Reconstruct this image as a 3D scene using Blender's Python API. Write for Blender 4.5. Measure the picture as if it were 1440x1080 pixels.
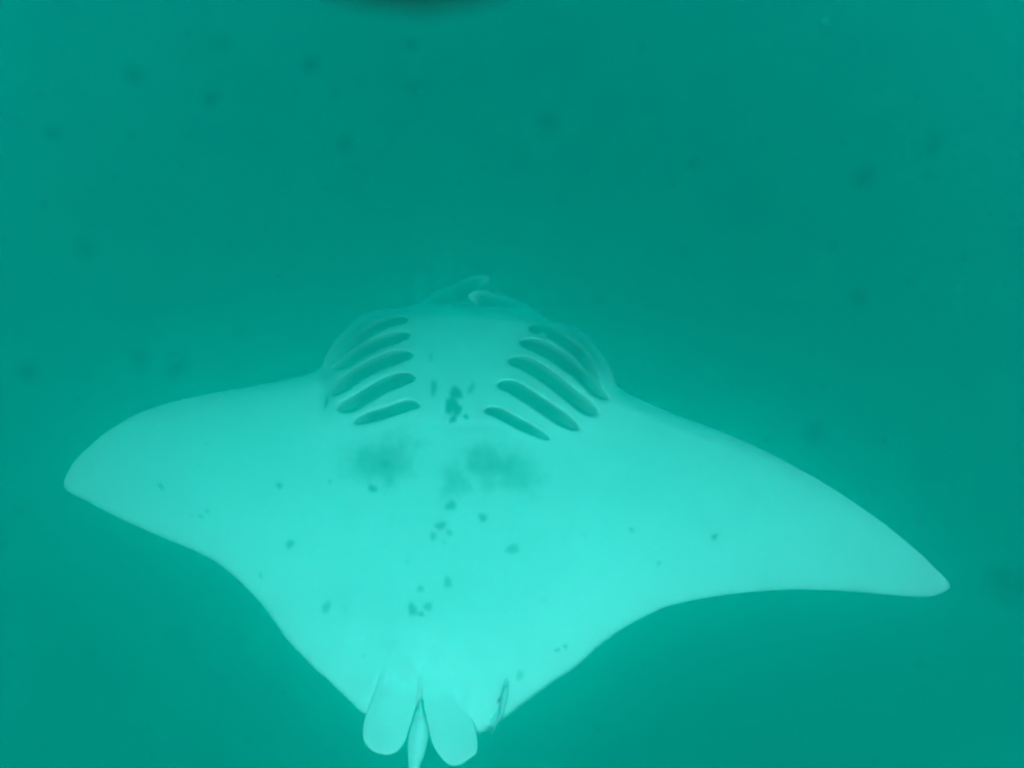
import bpy, math, random
import numpy as np
from mathutils import Vector, noise as mnoise

for o in list(bpy.data.objects):
    bpy.data.objects.remove(o)
R = math.radians
random.seed(7)
scene = bpy.context.scene
COL = scene.collection

# ------------------------------------------------------------------ camera
PITCH = 72.0  # a snorkeller looks down at the ray
F_PX = 1000.0                     # focal length for a 1440 pixel wide frame
cam_data = bpy.data.cameras.new('camera')
cam = bpy.data.objects.new('camera', cam_data)
COL.objects.link(cam)
cam.location = (0, 0, 0)
cam.rotation_euler = (R(90 - PITCH), 0, 0)
cam_data.sensor_width = 36
cam_data.lens = 36 * F_PX / 1440
cam_data.clip_start = 0.01
cam_data.clip_end = 400
cam_data.dof.use_dof = True
cam_data.dof.focus_distance = 2.9
cam_data.dof.aperture_fstop = 2.3
scene.camera = cam

# ------------------------------------------------------------------ sky, sun, exposure
SUN_ELEV = 55.0  
world = bpy.data.worlds.new('World')
scene.world = world
world.use_nodes = True
wn = world.node_tree.nodes
sky = wn.new('ShaderNodeTexSky')
sky.sky_type = 'NISHITA'
sky.sun_disc = False
sky.sun_elevation = R(SUN_ELEV)
sky.sun_rotation = R(180)
wn['Background'].inputs['Strength'].default_value = 0.1
world.node_tree.links.new(sky.outputs[0], wn['Background'].inputs['Color'])
sun_data = bpy.data.lights.new('sun', 'SUN')
sun_data.energy = 3.5
sun_data.angle = R(10)
sun_data.color = (1.0, 0.97, 0.92)
sun = bpy.data.objects.new('sun', sun_data)
COL.objects.link(sun)
sun.location = (0, -5, 10)
sun.rotation_euler = (R(90 - SUN_ELEV), 0, 0)
vs = scene.view_settings
vs.view_transform = 'Standard'
vs.look = 'None'
vs.exposure = 1.52
vs.gamma = 1
vs.use_curve_mapping = False
scene.cycles.max_bounces = 12
scene.cycles.volume_bounces = 6
scene.cycles.diffuse_bounces = 3
scene.cycles.transparent_max_bounces = 16
scene.cycles.use_denoising = True
scene.cycles.sample_clamp_indirect = 4.0
scene.cycles.pixel_filter_type = 'BLACKMAN_HARRIS'
scene.cycles.filter_width = 2.5

# ------------------------------------------------------------------ helpers
def tag(o, label=None, cat=None, group=None, kind=None):
    for k, v in (('label', label), ('category', cat), ('group', group), ('kind', kind)):
        if v:
            o[k] = v
    return o

def link(name, me, mat, parent=None):
    o = bpy.data.objects.new(name, me)
    COL.objects.link(o)
    if mat:
        me.materials.append(mat)
    if parent:
        o.parent = parent
    return o

def mesh_from(name, verts, faces, colors=None, smooth=True):
    me = bpy.data.meshes.new(name)
    me.from_pydata([tuple(map(float, v)) for v in verts], [], [tuple(map(int, f)) for f in faces])
    if colors is not None:
        a = me.color_attributes.new('pigment', 'FLOAT_COLOR', 'POINT')
        c = np.ones((len(verts), 4), np.float32)
        c[:, :3] = colors
        a.data.foreach_set('color', c.ravel())
    if smooth:
        me.polygons.foreach_set('use_smooth', [True] * len(me.polygons))
    me.update()
    return me

def nodes(name):
    m = bpy.data.materials.new(name)
    m.use_nodes = True
    return m, m.node_tree.nodes, m.node_tree.links, m.node_tree.nodes['Principled BSDF']

def skin_material(name, rough=0.55, mottling=0.12, bump=0.15, scale=9.0):
    """pigment from the mesh, with faint mottling and a fine grain"""
    m, n, l, p = nodes(name)
    at = n.new('ShaderNodeAttribute'); at.attribute_name = 'pigment'
    tc = n.new('ShaderNodeTexCoord')
    ns = n.new('ShaderNodeTexNoise'); ns.inputs['Scale'].default_value = scale
    ns.inputs['Detail'].default_value = 6; ns.inputs['Roughness'].default_value = 0.6
    mr = n.new('ShaderNodeMapRange')
    mr.inputs['From Min'].default_value = 0.3; mr.inputs['From Max'].default_value = 0.7
    mr.inputs['To Min'].default_value = 1 - mottling; mr.inputs['To Max'].default_value = 1.0
    mx = n.new('ShaderNodeMixRGB'); mx.blend_type = 'MULTIPLY'; mx.inputs[0].default_value = 1
    l.new(tc.outputs['Object'], ns.inputs['Vector'])
    l.new(ns.outputs['Fac'], mr.inputs['Value'])
    l.new(at.outputs['Color'], mx.inputs[1]); l.new(mr.outputs[0], mx.inputs[2])
    l.new(mx.outputs[0], p.inputs['Base Color'])
    p.inputs['Roughness'].default_value = rough
    p.inputs['Specular IOR Level'].default_value = 0.15
    n2 = n.new('ShaderNodeTexNoise'); n2.inputs['Scale'].default_value = 140
    bp = n.new('ShaderNodeBump'); bp.inputs['Strength'].default_value = bump
    bp.inputs['Distance'].default_value = 0.002
    l.new(tc.outputs['Object'], n2.inputs['Vector'])
    l.new(n2.outputs['Fac'], bp.inputs['Height']); l.new(bp.outputs[0], p.inputs['Normal'])
    return m

def spline(pts, n):
    """Catmull-Rom through pts, n samples at even arc length"""
    P = np.array(pts, float)
    Q = np.vstack([2 * P[0] - P[1], P, 2 * P[-1] - P[-2]])
    out = []
    for i in range(1, len(Q) - 2):
        p0, p1, p2, p3 = Q[i - 1], Q[i], Q[i + 1], Q[i + 2]
        for t in np.linspace(0, 1, 24, endpoint=False):
            out.append(0.5 * ((2 * p1) + (p2 - p0) * t + (2 * p0 - 5 * p1 + 4 * p2 - p3) * t * t + (3 * p1 - p0 - 3 * p2 + p3) * t ** 3))
    out.append(Q[-2])
    out = np.array(out)
    d = np.concatenate([[0], np.cumsum(np.linalg.norm(np.diff(out, axis=0), axis=1))])
    s = np.linspace(0, d[-1], n)
    return np.stack([np.interp(s, d, out[:, k]) for k in range(out.shape[1])], 1)

def sstep(a, b, x):
    t = np.clip((x - a) / (b - a), 0, 1)
    return t * t * (3 - 2 * t)

# ------------------------------------------------------------------ water and haze
WATER_DEPTH = -12.0
m_water, n, l, p = nodes('deep_green_water')
tc = n.new('ShaderNodeTexCoord'); ns = n.new('ShaderNodeTexNoise'); ns.inputs['Scale'].default_value = 0.4
cr = n.new('ShaderNodeValToRGB')
cr.color_ramp.elements[0].color = (0.004, 0.05, 0.042, 1); cr.color_ramp.elements[1].color = (0.006, 0.07, 0.06, 1)
l.new(tc.outputs['Object'], ns.inputs['Vector']); l.new(ns.outputs['Fac'], cr.inputs[0]); l.new(cr.outputs[0], p.inputs['Base Color'])
N = 48
xs = np.linspace(-43, 43, N)
V = [(x, y, WATER_DEPTH + 0.25 * math.sin(x * 0.31) * math.cos(y * 0.27)) for y in xs for x in xs]
Fc = [(j * N + i, j * N + i + 1, (j + 1) * N + i + 1, (j + 1) * N + i) for j in range(N - 1) for i in range(N - 1)]
water = link('water', mesh_from('water', V, Fc), m_water)
tag(water, 'deep green water fading out below the ray', kind='structure')

HAZE_DENSITY = 0.86
m_haze = bpy.data.materials.new('murky_green_water')
m_haze.use_nodes = True
hn = m_haze.node_tree.nodes
hn.remove(hn['Principled BSDF'])
pv = hn.new('ShaderNodeVolumePrincipled')
pv.inputs['Color'].default_value = (0.002, 0.51, 0.430, 1)
pv.inputs['Absorption Color'].default_value = (0.225, 0.855, 0.765, 1)
pv.inputs['Density'].default_value = HAZE_DENSITY
pv.inputs['Anisotropy'].default_value = 0.825
m_haze.node_tree.links.new(pv.outputs[0], hn['Material Output'].inputs['Volume'])
hx, hz0, hz1 = 45, -13.5, 1.2
V = [(sx * hx, sy * hx, z) for z in (hz0, hz1) for sx, sy in ((-1, -1), (1, -1), (1, 1), (-1, 1))]
Fc = [(3, 2, 1, 0), (4, 5, 6, 7), (0, 1, 5, 4), (1, 2, 6, 5), (2, 3, 7, 6), (3, 0, 4, 7)]
haze = link('haze', mesh_from('haze', V, Fc, smooth=False), m_haze)
tag(haze, 'murky green plankton rich sea water', kind='stuff')

# ------------------------------------------------------------------ where the ray swims
cp, sp = math.cos(R(PITCH)), math.sin(R(PITCH))
VIEW = np.array([0, cp, -sp]); UP = np.array([0, sp, cp]); RIGHT = np.array([1.0, 0, 0])
def ray(px, py):
    px, py = np.asarray(px, float), np.asarray(py, float)
    return (VIEW[None] + ((px - 720) / F_PX)[..., None] * RIGHT + (-(py - 540) / F_PX)[..., None] * UP)
DIST = 2.75                        # metres to the middle of the belly
ROLL, NOSE_DOWN = 3.0, 21.0
ORIGIN = (ray(np.array([655.]), np.array([760.])) * DIST)[0]
cr_, sr_ = math.cos(R(ROLL)), math.sin(R(ROLL))
cn, sn = math.cos(R(NOSE_DOWN)), math.sin(R(NOSE_DOWN))
AX = np.array([cr_, 0, sr_])                      # towards the right wing tip
AY = np.array([0, cn, -sn]); AY = AY - AX * AX.dot(AY); AY /= np.linalg.norm(AY)
AN = np.cross(AX, AY)                             # out of the white belly
MAT = np.stack([AX, AY, AN])

def mid_surface(a, b):
    """wing tips curl up a little over the belly, the head noses over"""
    return 0.13 * (np.abs(a) / 1.8) ** 2.2 - 0.16 * np.clip(b, 0, 3) ** 2

def place(px, py, h):
    """local point of the body at height h over its middle surface, along the line of sight of a traced point"""
    px, py, h = np.broadcast_arrays(np.asarray(px, float), np.asarray(py, float), np.asarray(h, float))
    d = ray(px, py) @ MAT.T
    o = (-ORIGIN) @ MAT.T
    c = h.copy()
    for _ in range(14):
        t = (c - o[2]) / d[..., 2]
        a = o[0] + t * d[..., 0]; b = o[1] + t * d[..., 1]
        c = mid_surface(a, b) + h
    return np.stack([a, b, c], -1)

manta = bpy.data.objects.new('manta_ray', None)
COL.objects.link(manta)
manta.matrix_world = __import__('mathutils').Matrix((
    (AX[0], AY[0], AN[0], ORIGIN[0]), (AX[1], AY[1], AN[1], ORIGIN[1]), (AX[2], AY[2], AN[2], ORIGIN[2]), (0, 0, 0, 1)))
tag(manta, 'pale manta ray gliding belly up with wings spread wide in green water', 'manta ray')

LEAD = [(90, 682), (92, 672), (101, 655), (112, 641), (125, 629), (142, 614), (162, 600), (203, 578), (264, 560), (345, 545), (406, 533),
        (440, 524), (452, 517), (455, 507), (460, 497), (470, 481), (490, 460), (510, 443.5), (530, 436), (550, 436), (568, 433),
        (593, 428), (620, 427), (670, 429), (720, 433), (748, 441), (765, 452), (780, 452), (803, 456), (823, 470), (843, 493), (857, 514),
        (864, 532), (868, 543), (889, 556), (952, 584), (1027, 612), (1102, 647), (1177, 691), (1237, 732), (1290, 775), (1327, 811), (1335, 821), (1336, 825)]
TRAIL = [(90, 683), (96, 691), (121, 704), (182, 735), (264, 770), (290, 782), (304, 790), (325, 806), (345, 825), (374, 856), (402, 896), (440, 937),
         (457, 952), (490, 983), (512, 1003), (540, 1012), (570, 1004), (592, 994), (615, 1006), (645, 1028), (673, 1030), (695, 1018), (718, 1001), (773, 960),
         (812, 934), (837, 911), (851, 900), (877, 882), (915, 862), (952, 848), (1027, 835), (1102, 829), (1177, 830), (1252, 836), (1290, 839), (1312, 838), (1330, 831), (1336, 826)]
LS, TS = spline(LEAD, 900), spline(TRAIL, 900)

AXIS = lambda py: 655 - (np.asarray(py, float) - 500) * 0.11       # the body's middle line leans a little
def ventral(px, py):
    """belly thickness over the middle surface, by traced point"""
    x = (px - AXIS(py)) / 1.0
    side = np.where(x < 0, 250., 330.)
    H = 0.016 + 0.095 * np.exp(-(np.abs(x) / side) ** 2.0)
    H = H + 0.035 * np.exp(-((np.abs(x) - 10) / 240.) ** 6) * np.exp(-((py - 500) / 110.) ** 4)
    gx = np.where(x < 0, -118., 150.)
    H = H + 0.030 * np.exp(-((x - gx) / np.where(x < 0, 52., 68.)) ** 2) * np.exp(-((py - 515) / 75.) ** 2)
    tip = np.clip(np.minimum(px - 88, 1338 - px) / 500., 0, 1)
    return H * (0.25 + 0.75 * tip ** 0.7)

# gill slits, inner end first: (centre line, half width)
GILLS = [
    ([(575, 450), (562, 451), (548, 454), (526, 463), (508, 475), (488, 492)], 5.5),
    ([(578, 471), (560, 475), (534, 483), (511, 494), (486, 511), (466, 520)], 6.5),
    ([(582, 500), (560, 502), (534, 512), (508, 525), (486, 541), (464, 557)], 7.5),
    ([(585, 532), (565, 534), (541, 543), (517, 557), (495, 570), (473, 577)], 7.5),
    ([(591, 571), (573, 571), (545, 580), (519, 588), (495, 596)], 6.0),
    ([(742, 462), (770, 467), (797, 482), (815, 497), (832, 520), (842, 540)], 6.5),
    ([(729, 482), (757, 488), (787, 505), (817, 528), (840, 551), (857, 563)], 7.5),
    ([(713, 508), (740, 513), (770, 531), (803, 557), (826, 575), (843, 585)], 8.0),
    ([(698, 542), (720, 545), (747, 561), (780, 583), (803, 598), (817, 604)], 7.5),
    ([(680, 578), (700, 581), (727, 595), (753, 608), (775, 618)], 5.5),
]
GILL_LINES = [(spline(g, 120), w) for g, w in GILLS]
GILL_END = [.3, .25, .2, .15, .3, .25, .18, .15, .22, .42]
def gill_taper(s, gi):
    return np.clip(np.minimum(s / 0.2, (1 - s) / GILL_END[gi]), 0, 1) ** 0.6

def grooves(px, py):
    """height change made by the gill slits: a raised flap edge, then a drop, then a steep rear lip"""
    dh = np.zeros_like(px)
    for gi, (line, w) in enumerate(GILL_LINES):
        w = w * 1.24
        sel = np.where((px > line[:, 0].min() - 40) & (px < line[:, 0].max() + 40) & (py > line[:, 1].min() - 40) & (py < line[:, 1].max() + 40))
        if len(sel[0]) == 0:
            continue
        P = np.stack([px[sel], py[sel]], -1)
        D = np.linalg.norm(P[:, None] - line[None], axis=2)
        k = D.argmin(1)
        tan = np.gradient(line, axis=0); tan /= np.linalg.norm(tan, axis=1)[:, None]
        nor = np.stack([-tan[:, 1], tan[:, 0]], 1)
        nor *= np.sign(nor[:, 1:2])                        # points towards the tail
        v = P - line[k]
        d = (v * nor[k]).sum(1) / w
        along = np.abs((v * tan[k]).sum(1)) / w
        s = k / (len(line) - 1)
        tp = gill_taper(s, gi) * np.clip(1 - along / 0.8, 0, 1)
        wd = 0.28 + 0.72 * gill_taper(s, gi)
        d = d / wd
        prof = -0.032 * sstep(-1.3, -0.75, d) * (1 - sstep(0.82, 1.12, d))
        prof += 0.0025 * np.exp(-((d + 1.6) / 0.45) ** 2)
        dh[sel] += prof * tp
    return dh

SPOTS = [  # x, y, rx, ry, tilt, strength, softness
    (524, 687, 7, 6, 0, .55, .5), (464, 677, 3, 3, 0, .4, .6), (634, 711, 8, 8, 20, .5, .5), (679, 728, 6, 7, 0, .5, .5),
    (620, 739, 8.5, 6.5, 0, .5, .5), (632, 749, 5, 5, 0, .42, .5), (609, 754, 5.5, 5.5, 0, .45, .5), (624, 763, 3, 2.5, 0, .3, .6),
    (721, 772, 11, 7, -32, .42, .5), (630, 819, 7, 8, 0, .42, .5), (591, 828, 5, 6, 0, .42, .5), (580, 857, 7, 9.5, 0, .5, .5),
    (602, 853, 6, 7.5, 0, .45, .5), (592, 863.5, 4.5, 4.5, 0, .5, .5), (459, 854, 6.5, 9, 20, .42, .55), (485, 856, 2, 2, 0, .4, .6),
    (823, 753, 5, 5, 0, .12, .8), (765, 844, 4, 4, 0, .12, .8), (226, 684, 4, 5.5, -25, .5, .5), (291, 719, 3, 3.5, 0, .45, .6),
    (282, 726, 3, 3.5, 0, .42, .6), (268, 724, 2, 2, 0, .25, .6), (393, 683, 5, 4.5, -30, .5, .5), (408, 765, 6, 7, 25, .55, .5),
    (367, 809, 3, 4.5, 0, .4, .6), (281, 654, 4, 3, 0, .2, .8), (292, 624, 2, 2, 0, .35, .6), (374, 772, 2.5, 2, 0, .3, .6),
    (888, 745, 4, 4, 0, .45, .6), (1005, 755, 4.5, 5.5, 20, .55, .5), (927, 792, 3.5, 4, 0, .4, .6), (941, 795, 2, 2, 0, .2, .6),
    (731, 950, 6, 7, 0, .36, .6), (784, 914, 4.5, 3.5, -25, .42, .6), (795, 909, 4.5, 3.5, -25, .42, .6), (575, 927, 4, 3, 0, .2, .7), (511, 922, 3, 3, 0, .2, .7),
    (610, 545, 4.5, 13, 0, .55, .5), (663, 546, 4.5, 10, 18, .45, .6), (606, 502, 4, 7, 10, .3, .7), (655, 586, 4.5, 4, 0, .65, .4),
    (641, 553, 10, 9, -30, .7, .4), (634, 570, 9, 13, 0, .75, .35), (643, 577, 7, 9, 0, .7, .4), (637, 590, 6, 5, 0, .75, .35),
    (535, 648, 44, 36, 0, .55, .8), (541, 652, 7, 6, 0, .4, .7), (588, 627, 22, 9, -10, .18, 1.0), (522, 640, 24, 20, 0, .2, .9), (553, 662, 22, 18, 0, .2, .9),
    (672, 642, 24, 22, 30, .42, .75), (688, 661, 32, 28, 0, .45, .75), (728, 666, 33, 28, 10, .5, .75), (700, 630, 40, 14, 0, .12, 1.0),
    (637, 663, 16, 17, 0, .3, .8), (640, 685, 22, 18, 0, .38, .8), (648, 672, 16, 20, 0, .2, .9),
    (492, 478, 62, 40, -35, .7, .8), (463, 545, 16, 38, 0, .45, .9), (826, 492, 60, 32, 40, .68, .8), (459, 566, 2.2, 11, 10, .8, .5),
]
def pigment(px, py):
    rng = np.random.default_rng(3)
    keep = np.ones_like(px)
    grain = np.zeros_like(px)
    rows_, cols_ = np.where((py > 580) & (py < 730) & (px > 470) & (px < 790))
    for r_, c_ in zip(rows_[::1], cols_[::1]):
        grain[r_, c_] = mnoise.fractal(Vector((px[r_, c_] * 0.05, py[r_, c_] * 0.05, 2.0)), 0.6, 2.1, 4)
    for i, (x, y, rx, ry, tilt, st, soft) in enumerate(SPOTS):
        st = min(0.95, st * 1.4) if max(rx, ry) < 14 else st * 1.0
        sel = np.where((np.abs(px - x) < 1.8 * max(rx, ry)) & (np.abs(py - y) < 1.8 * max(rx, ry)))
        ct, stt = math.cos(R(tilt)), math.sin(R(tilt))
        u = (px[sel] - x) * ct + (py[sel] - y) * stt
        v = -(px[sel] - x) * stt + (py[sel] - y) * ct
        th = np.arctan2(v / ry, u / rx)
        ph = rng.uniform(0, 6.3, 3)
        wob = 1 + 0.13 * np.sin(2 * th + ph[0]) + 0.1 * np.sin(3 * th + ph[1]) + 0.06 * np.sin(5 * th + ph[2])
        r = np.hypot(u / rx, v / ry) / wob + (0.38 * grain[sel] if max(rx, ry) > 14 else 0)
        keep[sel] *= 1 - (st * np.clip((DL[sel] - 3) / 7, 0, 1) if i >= len(SPOTS) - 4 else st) * (1 - sstep(1 - soft, 1 + soft * 0.6, r))
    return keep

WHITE = np.array([0.615, 0.605, 0.59])
GREY = np.array([0.03, 0.035, 0.04])
DORSAL = np.array([0.035, 0.038, 0.045])

# columns (span) and rows (chord)
cols = np.concatenate([90 + 10 * np.linspace(0, 1, 10, endpoint=False) ** 2, np.arange(100, 300, 4.0), np.arange(300, 440, 2.5), np.arange(440, 880, 1.8),
                       np.arange(880, 1050, 3.5), np.arange(1050, 1322, 6.0), 1336 - 14 * np.linspace(1, 0, 12) ** 2])
cols[0], cols[-1] = 90.3, 1335.8
NR = 300
lead_y = np.interp(cols, np.maximum.accumulate(LS[:, 0]), LS[:, 1])
trail_y = np.interp(cols, np.maximum.accumulate(TS[:, 0]), TS[:, 1])
rag = np.array([mnoise.noise(Vector((x * 0.22, 3.1, 0))) + 0.6 * mnoise.noise(Vector((x * 0.6, 9.1, 0))) for x in cols])
edge_zone = np.exp(-((cols - 800) / 60) ** 2) + np.exp(-((cols - 405) / 45) ** 2) + 0.25
trail_y = trail_y + rag * 2.2 * edge_zone * np.clip(np.minimum(cols - 100, 1320 - cols) / 60, 0, 1)
u = np.linspace(0, 1, NR)
t = 0.5 * u + 0.5 * (1 - np.cos(np.pi * u)) / 2
T = np.broadcast_to(t[None], (len(cols), NR))
PX = np.broadcast_to(cols[:, None], T.shape).copy()
PY = lead_y[:, None] + T * (trail_y - lead_y)[:, None]
# distance to the two margins, for rounded edges
def dist_to(line, px, py):
    out = np.empty(px.size)
    P = np.stack([px.ravel(), py.ravel()], -1)
    L = line[::4]
    for s in range(0, len(P), 20000):
        out[s:s + 20000] = np.sqrt(((P[s:s + 20000, None] - L[None]) ** 2).sum(2)).min(1)
    return out.reshape(px.shape)
DL = dist_to(LS, PX, PY) * (T > 0); DT = dist_to(TS, PX, PY) * (T < 1)
eL = np.sqrt(1 - (1 - np.clip(DL / 21, 0, 1)) ** 2)
eT = np.sqrt(1 - (1 - np.clip(DT / 150, 0, 1)) ** 2.2)
eT2 = np.sqrt(1 - (1 - np.clip(DT / 10, 0, 1)) ** 2)
E = eL * (0.12 * eT2 + 0.88 * eT * eT)
E[:, 0] = E[:, -1] = 0; E[0] = 0; E[-1] = 0
HV = ventral(PX, PY) * E
mid_line = (PX - AXIS(PY))
HV += -0.006 * np.exp(-(mid_line / 5.) ** 2) * sstep(880, 930, PY) * (1 - sstep(1000, 1030, PY))
HV += -0.0035 * np.exp(-((PY - 598 - 0.03 * (PX - 640)) / 7) ** 2) * np.exp(-((PX - 640) / 60) ** 4)
for crease in ([(541, 915), (536, 938), (532, 959), (521, 992)], [(591, 925), (591, 950), (590, 985)], [(640, 922), (648, 950), (655, 979), (660, 1000)]):
    cl = spline(crease, 60)
    sel = np.where((np.abs(PX - cl[:, 0].mean()) < 45) & (PY > 895))
    dc = np.sqrt(((np.stack([PX[sel], PY[sel]], -1)[:, None] - cl[None]) ** 2).sum(2))
    kk = dc.argmin(1) / 59.0
    HV[sel] -= 0.0045 * np.exp(-(dc.min(1) / 4.5) ** 2) * sstep(0.0, 0.6, kk) * np.clip(E[sel] * 2, 0, 1)
HV += grooves(PX, PY) * np.clip(E * 1.6, 0, 1)
HD = 1.25 * ventral(PX, PY) * eL * (0.12 * eT2 + 0.88 * eT)
HD[:, 0] = HD[:, -1] = 0; HD[0] = 0; HD[-1] = 0
TOP = place(PX, PY, HV)
BOT = place(PX, PY, 0 * HV); BOT[..., 2] -= HD
keep = pigment(PX, PY)
CV = WHITE * keep[..., None] + GREY * (1 - keep[..., None])
margin = np.exp(-(DT / (4.5 + 2.5 * rag[:, None])) ** 2) * 0.42
CV = CV * (1 - margin[..., None])
# dark slate back, paler shoulder chevrons, seen from other sides only
ch = np.exp(-((PY - 600 - 0.25 * np.abs(mid_line)) / 40) ** 2) * np.exp(-((np.abs(mid_line) - 170) / 90) ** 2)
CD = DORSAL + ch[..., None] * np.array([0.35, 0.35, 0.36])
nc = len(cols)
verts = np.concatenate([TOP.reshape(-1, 3), BOT.reshape(-1, 3)])
colr = np.concatenate([CV.reshape(-1, 3), CD.reshape(-1, 3)])
idx = np.arange(nc * NR).reshape(nc, NR)
q = np.stack([idx[:-1, :-1], idx[:-1, 1:], idx[1:, 1:], idx[1:, :-1]], -1).reshape(-1, 4)
off = nc * NR
faces = np.concatenate([q, q[:, ::-1] + off])
# weld the rims: the dorsal rim reuses the ventral rim vertices
remap = np.arange(2 * off)
rim = np.concatenate([idx[:, 0], idx[:, -1], idx[0], idx[-1]])
remap[rim + off] = rim
faces = remap[faces]
def fast_mesh(name, verts, faces, colors):
    me = bpy.data.meshes.new(name)
    me.vertices.add(len(verts)); me.vertices.foreach_set('co', verts.astype(np.float32).ravel())
    me.loops.add(faces.size); me.loops.foreach_set('vertex_index', faces.astype(np.int32).ravel())
    me.polygons.add(len(faces)); me.polygons.foreach_set('loop_start', np.arange(0, faces.size, 4, dtype=np.int32))
    me.polygons.foreach_set('use_smooth', np.ones(len(faces), bool))
    a = me.color_attributes.new('pigment', 'FLOAT_COLOR', 'POINT')
    c = np.ones((len(verts), 4), np.float32); c[:, :3] = colors
    a.data.foreach_set('color', c.ravel())
    me.update(calc_edges=True); me.validate()
    return me
used = np.zeros(2 * off, bool); used[faces.ravel()] = True
new = np.cumsum(used) - 1
me = fast_mesh('body', verts[used], new[faces], colr[used])
m_skin = skin_material('ray_skin', 0.6, 0.10, 0.25, 7.0)
body = link('body', me, m_skin, manta)

# ---- gill slits: the dark gill plates down in each groove
m_gill = skin_material('gill_plate', 0.7, 0.35, 0.5, 40.0)
def body_height(px, py):
    """belly height at traced points, from the finished grid"""
    px, py = np.atleast_1d(px).astype(float), np.atleast_1d(py).astype(float)
    ci = np.clip(np.searchsorted(cols, px), 1, nc - 1)
    out = []
    for x, y, c in zip(px, py, ci):
        f = (x - cols[c - 1]) / (cols[c] - cols[c - 1])
        out.append((1 - f) * np.interp(y, PY[c - 1], HV[c - 1]) + f * np.interp(y, PY[c], HV[c]))
    return np.array(out)
for gi, (line, w) in enumerate(GILL_LINES):
    L = line[::3]
    tan = np.gradient(L, axis=0); tan /= np.linalg.norm(tan, axis=1)[:, None]
    nor = np.stack([-tan[:, 1], tan[:, 0]], 1); nor *= np.sign(nor[:, 1:2])
    s = np.linspace(0, 1, len(L)); wd = 1.24 * w * (0.28 + 0.72 * gill_taper(s, gi)) * np.clip(np.minimum(s, 1 - s) / 0.05, 0.05, 1) ** 0.5
    dd = np.linspace(-1.16, 1.06, 12)
    P = L[:, None] + nor[:, None] * (wd[:, None] * dd[None])[..., None]
    px, py = P[..., 0], P[..., 1]
    hb = body_height(px.ravel(), py.ravel()).reshape(px.shape)
    deep = hb.min(1, keepdims=True)
    ripple = 0.0012 * np.sin(np.arange(len(L)) * 2.1)[:, None]
    hf = np.minimum(hb, deep + 0.026) + 0.0025 + ripple * np.sin(np.pi * (dd + 1.16) / 2.22)[None]
    front = place(px, py, hf); back = place(px, py, hf - 0.016)
    # dark gill plates, paler where skin shows on the front wall and at the shallow outer end
    front_wall = (1 - sstep(-0.75, -0.2, dd))[None] * sstep(0.05, 0.2, s)[:, None] * (0.17 if gi in (0, 1, 2, 5, 6, 7) else 0.06)
    outer_end = sstep(0.66, 0.95, s)[:, None] * (1 - sstep(0.2, 0.7, dd))[None] * 0.20
    shade = 0.018 + front_wall * (1 - 0.4 * sstep(0.5, 0.9, s)[:, None]) + outer_end + (0.05 if gi in (0, 5) else 0) * sstep(.5, .95, s)[:, None]
    c = np.broadcast_to(np.stack([shade, shade, shade * 1.02], -1), front.shape) if shade.shape == px.shape else np.broadcast_to(shade[..., None] * np.ones(3), front.shape)
    nL, nD = px.shape
    ii = np.arange(nL * nD).reshape(nL, nD)
    q = np.stack([ii[:-1, :-1], ii[:-1, 1:], ii[1:, 1:], ii[1:, :-1]], -1).reshape(-1, 4)
    o2 = nL * nD
    side = []
    loop = list(ii[0, :]) + list(ii[1:, -1]) + list(ii[-1, -2::-1]) + list(ii[-2:0:-1, 0])
    for a_, b_ in zip(loop, loop[1:] + loop[:1]):
        side.append((a_, a_ + o2, b_ + o2, b_))
    fcs = np.concatenate([q, q[:, ::-1] + o2, np.array(side)])
    vts = np.concatenate([front.reshape(-1, 3), back.reshape(-1, 3)])
    cc = np.concatenate([c.reshape(-1, 3), c.reshape(-1, 3)])
    link('gill_slit', fast_mesh('gill_slit', vts, fcs, cc), m_gill, manta)

# ---- blades: pelvic fins, tail, cephalic fins
def blade(name, A, B, h_front, thick, color, parent, n=60, m=15, mat=None, power=0.5):
    """a lens-section fin between two traced edges; h_front(s, px, py) is the height of its middle, thick(s) its half thickness"""
    A, B = spline(A, n), spline(B, n)
    qv = (1 - np.cos(np.linspace(0, np.pi, m))) / 2
    P = A[:, None] * (1 - qv)[None, :, None] + B[:, None] * qv[None, :, None]
    s = np.linspace(0, 1, n)[:, None] * np.ones((1, m))
    Q = qv[None] * np.ones((n, 1))
    px, py = P[..., 0], P[..., 1]
    lens = (4 * Q * (1 - Q)) ** power
    hm = h_front(s, px, py, Q)
    th = thick(s) * lens
    front = place(px, py, hm + th)
    back = place(px, py, hm); back[..., 2] -= th
    ii = np.arange(n * m).reshape(n, m)
    q_ = np.stack([ii[:-1, :-1], ii[:-1, 1:], ii[1:, 1:], ii[1:, :-1]], -1).reshape(-1, 4)
    o2 = n * m
    mp = np.arange(2 * o2)
    edge = np.concatenate([ii[:, 0], ii[:, -1]])
    mp[edge + o2] = edge
    caps = [(ii[-1, k], ii[-1, k + 1], mp[ii[-1, k + 1] + o2], mp[ii[-1, k] + o2]) for k in range(1, m - 2)]
    fcs = mp[np.concatenate([q_, q_[:, ::-1] + o2, np.array(caps)])]
    vts = np.concatenate([front.reshape(-1, 3), back.reshape(-1, 3)])
    c = color(s, Q)
    return link(name, fast_mesh(name, vts, fcs, np.concatenate([c.reshape(-1, 3)] * 2)), mat or m_skin, parent)

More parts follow.
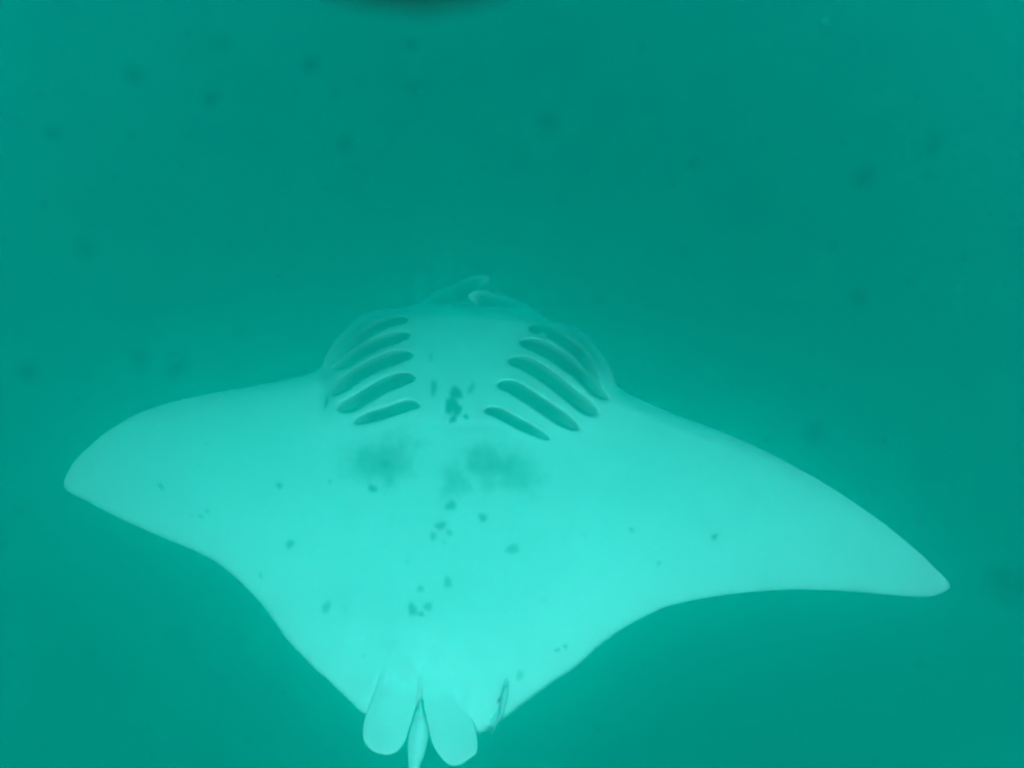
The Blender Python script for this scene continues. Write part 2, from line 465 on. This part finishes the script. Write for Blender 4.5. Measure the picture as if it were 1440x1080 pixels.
def pel_h(s, px, py, Q):
    """rises slowly out of the belly skin at its root, then runs straight back past the trailing edge"""
    hb = body_height(px.ravel(), py.clip(None, 970).ravel()).reshape(px.shape)
    row = hb[:, hb.shape[1] // 2].copy()
    n_in = int((py[:, 0] < 968).sum())
    row[n_in:] = np.linspace(row[n_in - 1], 0.004, len(row) - n_in + 1)[1:]
    row = np.convolve(np.pad(row, 10, mode='edge'), np.hanning(23)[1:-1] / np.hanning(23).sum(), 'valid')[:, None]
    return row - 0.0095 + 0.0145 * s
pel_t = lambda s: 0.0082 + 0 * s * (1 - 0.6 * sstep(0.6, 1.0, s))
def pel_c(s, Q):
    rim = np.exp(-(np.minimum(Q, 1 - Q) / 0.05) ** 2) * 0.04 + sstep(0.93, 1.0, s) * 0.04
    return WHITE * (1.0 - rim)[..., None]
blade('pelvic_fin', [(568, 893), (552, 906), (541, 925), (535, 948), (529, 968), (520, 992), (512, 1015), (510.5, 1034), (515, 1047), (526, 1057), (538, 1060.5), (543, 1061)],
      [(572, 893), (583, 908), (589, 925), (590, 945), (588, 975), (583, 1000), (576, 1022), (571, 1038), (565, 1049), (558, 1057), (549, 1060.5), (544, 1061)], pel_h, pel_t, pel_c, manta, power=0.85)
blade('pelvic_fin', [(612, 895), (600, 910), (594, 928), (594, 950), (596, 990), (601, 1015), (605, 1034), (610, 1049), (618, 1062), (626, 1071), (633, 1075.5), (638, 1076)],
      [(616, 895), (630, 906), (641, 926), (649, 960), (657, 992), (664, 1013), (669.5, 1030), (671.5, 1050), (669, 1060), (658, 1068), (648, 1074.5), (639, 1076)], pel_h, pel_t, pel_c, manta, power=0.85)
def tail_h(s, px, py, Q):
    return 0.030 * (1 - sstep(0.0, 0.22, s)) + 0.004 - 0.02 * s
tail = blade('tail', [(590.5, 985), (584, 1003), (578, 1020), (574, 1040), (574, 1062), (575, 1085), (578, 1130), (580, 1200), (580, 1300), (578, 1420)],
      [(592, 985), (597, 1003), (602, 1020), (601.5, 1040), (596, 1062), (588, 1085), (586, 1130), (584, 1200), (582, 1300), (578.6, 1420)],
      tail_h, lambda s: 0.004 + 0.020 * np.exp(-((s - 0.12) / 0.16) ** 2),
      lambda s, Q: WHITE * (1.1 - 0.16 * np.exp(-((Q - 0.3) / 0.1) ** 2) - 0.5 * sstep(0.3, 0.8, s))[..., None], manta, power=0.8)

# head fins, rolled open in front of the mouth: dark inside with a pale rim
m_ceph = skin_material('head_fin_skin', 0.6, 0.1, 0.1, 12.0)
def ceph_c(s, Q):
    rim = np.clip(np.exp(-(Q / 0.30) ** 4) + np.exp(-((1 - s) / 0.10) ** 2) + 0.25 * np.exp(-((1 - Q) / 0.12) ** 2) * sstep(.7, 1, s), 0, 1)
    inner = np.array([0.03, 0.032, 0.035])
    return inner + (np.array([0.8, 0.8, 0.78]) - inner) * rim[..., None]
def ceph_h(d):
    return lambda s, px, py, Q: -0.01 - d * sstep(0.0, 0.4, s) + 0.22 * sstep(0.40, 1.0, s) - 0.06 * Q
blade('cephalic_fin', [(566, 447), (578, 436), (592, 424), (612, 410), (640, 397), (660, 389.5), (676, 386.5), (684, 387.5), (688.5, 392)],
      [(600, 470), (612, 458), (626, 446), (640, 432), (655, 418), (667, 408), (676, 403), (683, 400), (687.5, 396)], ceph_h(0.04), lambda s: 0.007 - 0.002 * s, ceph_c, manta, mat=m_ceph)
blade('cephalic_fin', [(782, 462), (770, 449), (752, 436), (735, 427), (715, 418), (697, 411.5), (680, 408), (667, 409), (658.5, 415)],
      [(760, 482), (745, 468), (730, 456), (715, 446), (700, 440), (688, 435), (676, 430), (667, 425), (660, 420)], ceph_h(0.04), lambda s: 0.007 - 0.002 * s, ceph_c, manta, mat=m_ceph)

# ------------------------------------------------------------------ the small fish on the rear edge
def to_world(p):
    return ORIGIN + np.asarray(p) @ MAT
path = spline([(711.5, 962), (711, 972), (709, 983), (706.5, 994), (704.5, 1004), (700, 1013), (694, 1022)], 40)
sF = np.linspace(0, 1, 40)
rad_px = np.interp(sF, [0, .04, .12, .3, .5, .75, .92, 1], [0.4, 2.0, 3.4, 4.4, 4.0, 2.6, 1.5, 1.1])
hB = body_height(path[:, 0], np.minimum(path[:, 1], 995))
hB = np.where(path[:, 1] > 1000, hB[np.searchsorted(path[:, 1], 1000)], hB)
ctr = to_world(place(path[:, 0], path[:, 1], hB + 0.018))
fish = bpy.data.objects.new('remora', None)
COL.objects.link(fish)
base = ctr[12]
fish.location = tuple(base)
tag(fish, 'slender grey remora clinging beside the pelvic fins at the rear edge of the ray', 'fish')
m_fish = skin_material('fish_skin', 0.45, 0.2, 0.1, 60.0)
RN = 18
v, c = [], []
up_dir = AN
for k in range(40):
    tg = ctr[min(k + 1, 39)] - ctr[max(k - 1, 0)]; tg /= np.linalg.norm(tg)
    sd = np.cross(tg, up_dir); sd /= np.linalg.norm(sd)
    upv = np.cross(sd, tg)
    r = rad_px[k] * np.linalg.norm(ctr[k]) / F_PX
    for a in range(RN):
        th = 2 * math.pi * a / RN
        v.append(ctr[k] + sd * math.cos(th) * r + upv * math.sin(th) * r * 0.85 - base)
        stripe = math.exp(-(math.sin(th) / 0.72) ** 4)
        g = 0.5 * (1 - stripe) + 0.09 * stripe
        c.append((g, g * 1.02, g * 1.03))
idx2 = np.arange(40 * RN).reshape(40, RN)
fq = [(idx2[i, j], idx2[i + 1, j], idx2[i + 1, (j + 1) % RN], idx2[i, (j + 1) % RN]) for i in range(39) for j in range(RN)]
fq += [tuple(idx2[0, ::-1]), tuple(idx2[-1])]
link('body', mesh_from('remora_body', v, fq, np.array(c)), m_fish, fish)
def fin(name, pts, h):
    """a thin tapering fin with thickness from a traced triangle fan"""
    P = spline(pts + [pts[0]], 24)[:-1]
    w = to_world(place(P[:, 0], P[:, 1], h + 0 * P[:, 0])) - base
    cen = w.mean(0)
    n_ = len(w)
    vv = list(w) + [cen + AN * 0.002, cen - AN * 0.002]
    ff = [(i, (i + 1) % n_, n_) for i in range(n_)] + [((i + 1) % n_, i, n_ + 1) for i in range(n_)]
    return link(name, mesh_from(name, vv, ff, np.full((len(vv), 3), 0.2)), m_fish, fish)
hf = float(hB[20]) + 0.018
fin('tail_fin', [(696, 1018), (692, 1021), (685, 1023), (690, 1025.5), (691, 1033), (696.5, 1024)], hf)
fin('pectoral_fin', [(705, 980), (701, 983), (699.5, 989), (702, 988), (706, 985)], hf)
fin('dorsal_fin', [(705.5, 996), (708.5, 1003), (707, 1012), (704, 1010), (703.5, 1002)], hf)

# ------------------------------------------------------------------ drifting plankton clumps
m_clump, n, l, p = nodes('plankton_clump')
tc = n.new('ShaderNodeTexCoord'); ns = n.new('ShaderNodeTexNoise'); ns.inputs['Scale'].default_value = 300
cr = n.new('ShaderNodeValToRGB')
cr.color_ramp.elements[0].color = (0.001, 0.02, 0.014, 1); cr.color_ramp.elements[1].color = (0.002, 0.05, 0.036, 1)
l.new(tc.outputs['Object'], ns.inputs['Vector']); l.new(ns.outputs['Fac'], cr.inputs[0]); l.new(cr.outputs[0], p.inputs['Base Color'])
p.inputs['Alpha'].default_value = 0.048
p.inputs['Roughness'].default_value = 0.8
p.inputs['Specular IOR Level'].default_value = 0.0
import bmesh
def lump(rad, seed, lobes):
    rnd = random.Random(seed)
    bm = bmesh.new()
    bmesh.ops.create_icosphere(bm, subdivisions=3, radius=1.0)
    axes = [Vector((rnd.uniform(-1, 1), rnd.uniform(-1, 1), rnd.uniform(-1, 1))).normalized() for _ in range(lobes)]
    for vv in bm.verts:
        d = vv.co.normalized()
        k = 0.62 + 0.25 * mnoise.noise(d * 1.6 + Vector((seed, 0, 0))) + 0.12 * mnoise.noise(d * 4 + Vector((0, seed, 0)))
        k += sum(0.5 * max(0, d.dot(a)) ** 6 for a in axes)
        vv.co = d * rad * k
    me = bpy.data.meshes.new('plankton_clump')
    bm.to_mesh(me); bm.free()
    me.polygons.foreach_set('use_smooth', [True] * len(me.polygons))
    return me
CLUMPS = [  # x, y, radius px, distance m, label
    (580, 63, 12, .62, 'oval dim plankton clump just under the dark strap'),
    (438, 92, 15, .55, 'tall smudgy plankton clump to the left below the dark strap'),
    (584, 125, 17, .60, 'three lobed plankton clump in open water below the oval one under the strap'),
    (292, 141, 12, .62, 'round darkest plankton clump in the upper left water'),
    (490, 198, 13, .60, 'smudgy round plankton clump midway between the strap and the left gills'),
    (470, 133, 7, .65, 'tiny plankton clump just under the tall smudgy one left of the strap'),
    (186, 104, 14, .50, 'very faint broad plankton clump near the dark upper left corner'),
    (75, 186, 8, .62, 'small faint plankton speck close to the left edge of the water'),
    (770, 176, 20, .42, 'broad faint plankton smudge in the water straight above the right gills'),
    (976, 232, 9, .62, 'small faint plankton clump in the middle of the upper right water'),
    (1213, 255, 17, .58, 'large ragged plankton clump, biggest in the upper right water'),
    (1305, 208, 17, .52, 'wide faint plankton clump, upper one of a pair near the right edge'),
    (1306, 246, 9, .56, 'smaller plankton clump, lower one of a pair near the right edge'),
    (1170, 347, 5, .75, 'tiny crisp plankton speck high above the right wing'),
    (1207, 418, 12, .56, 'upright plankton clump above the outer right wing'),
    (1146, 608, 16, .42, 'soft plankton smudge close above the front edge of the right wing'),
    (1418, 822, 38, .36, 'very large faint plankton smudge beyond the right wing tip'),
    (245, 518, 18, .45, 'broad soft plankton smudge above the left wing'),
    (196, 508, 14, .42, 'very faint plankton smudge beside the broad one above the left wing'),
    (40, 525, 14, .45, 'faint plankton smudge at the left edge, level with the left wing'),
    (122, 350, 12, .45, 'faint plankton clump alone in the mid left water'),
    (312, 62, 12, .45, 'dim plankton smudge near the top of the left water'),
]
for i, (x, y, rp, dist, lab) in enumerate(CLUMPS):
    dist *= 0.72
    d = ray(np.array([x]), np.array([y]))[0]
    o = link('plankton_clump', lump(rp * dist / F_PX * 0.95, i + 1, 2 if i != 2 else 3), m_clump)
    o.location = tuple(d * dist)
    o.rotation_euler = (i * 1.3, i * 0.7, i * 2.1)
    tag(o, lab, 'plankton', 'dark plankton clumps drifting in the water')

# fine pale drifting matter, beyond counting
m_snow, n, l, p = nodes('marine_snow')
p.inputs['Base Color'].default_value = (0.12, 0.5, 0.42, 1)
p.inputs['Alpha'].default_value = 0.3
bm = bmesh.new()
rnd = random.Random(11)
for i in range(260):
    px, py = rnd.uniform(-150, 1590), rnd.uniform(-100, 1180)
    dist = rnd.uniform(0.35, 1.4)
    r = rnd.uniform(0.4, 1.0) * 1.25 * dist / F_PX * (1.6 if rnd.random() < .08 else 1)
    c0 = Vector(ray(np.array([px]), np.array([py]))[0] * dist)
    ret = bmesh.ops.create_icosphere(bm, subdivisions=1, radius=r)
    for vv in ret['verts']:
        vv.co = vv.co * rnd.uniform(.7, 1.3) + c0
me = bpy.data.meshes.new('marine_snow'); bm.to_mesh(me); bm.free()
snow = link('marine_snow', me, m_snow)
tag(snow, 'fine pale drifting matter in the water', kind='stuff')

# ------------------------------------------------------------------ the dark strap sagging into view close to the lens
m_strap, n, l, p = nodes('black_webbing')
wv = n.new('ShaderNodeTexWave'); wv.inputs['Scale'].default_value = 400
cr = n.new('ShaderNodeValToRGB')
cr.color_ramp.elements[0].color = (0.001, 0.006, 0.005, 1); cr.color_ramp.elements[1].color = (0.002, 0.014, 0.011, 1)
tc = n.new('ShaderNodeTexCoord')
l.new(tc.outputs['Object'], wv.inputs['Vector']); l.new(wv.outputs['Fac'], cr.inputs[0]); l.new(cr.outputs[0], p.inputs['Base Color'])
p.inputs['Roughness'].default_value = 0.8
p.inputs['Specular IOR Level'].default_value = 0.02
SD = 0.17
loop = spline([(590, -18), (690, -37), (790, -92), (870, -170), (860, -290), (740, -370), (590, -390), (440, -370), (320, -290), (310, -170), (390, -92), (490, -37), (590, -18)], 96)[:-1]
v, fcs = [], []
RN = 12
nl = len(loop)
pts3 = ray(loop[:, 0], loop[:, 1]) * SD
cs = ray(np.array([590.]), np.array([0.]))[0] * SD
for k in range(nl):
    tg = pts3[(k + 1) % nl] - pts3[k - 1]; tg /= np.linalg.norm(tg)
    sd = np.cross(tg, VIEW); sd /= np.linalg.norm(sd)
    fw = np.cross(sd, tg)
    for a in range(RN):
        th = 2 * math.pi * a / RN
        v.append(pts3[k] + sd * math.cos(th) * 0.0048 + fw * math.sin(th) * 0.002 - cs)
for k in range(nl):
    for a in range(RN):
        k2, a2 = (k + 1) % nl, (a + 1) % RN
        fcs.append((k * RN + a, k2 * RN + a, k2 * RN + a2, k * RN + a2))
strap = link('camera_strap', mesh_from('camera_strap', v, fcs), m_strap)
strap.location = tuple(cs)
tag(strap, 'dark out of focus strap loop sagging into view at the top', 'strap')
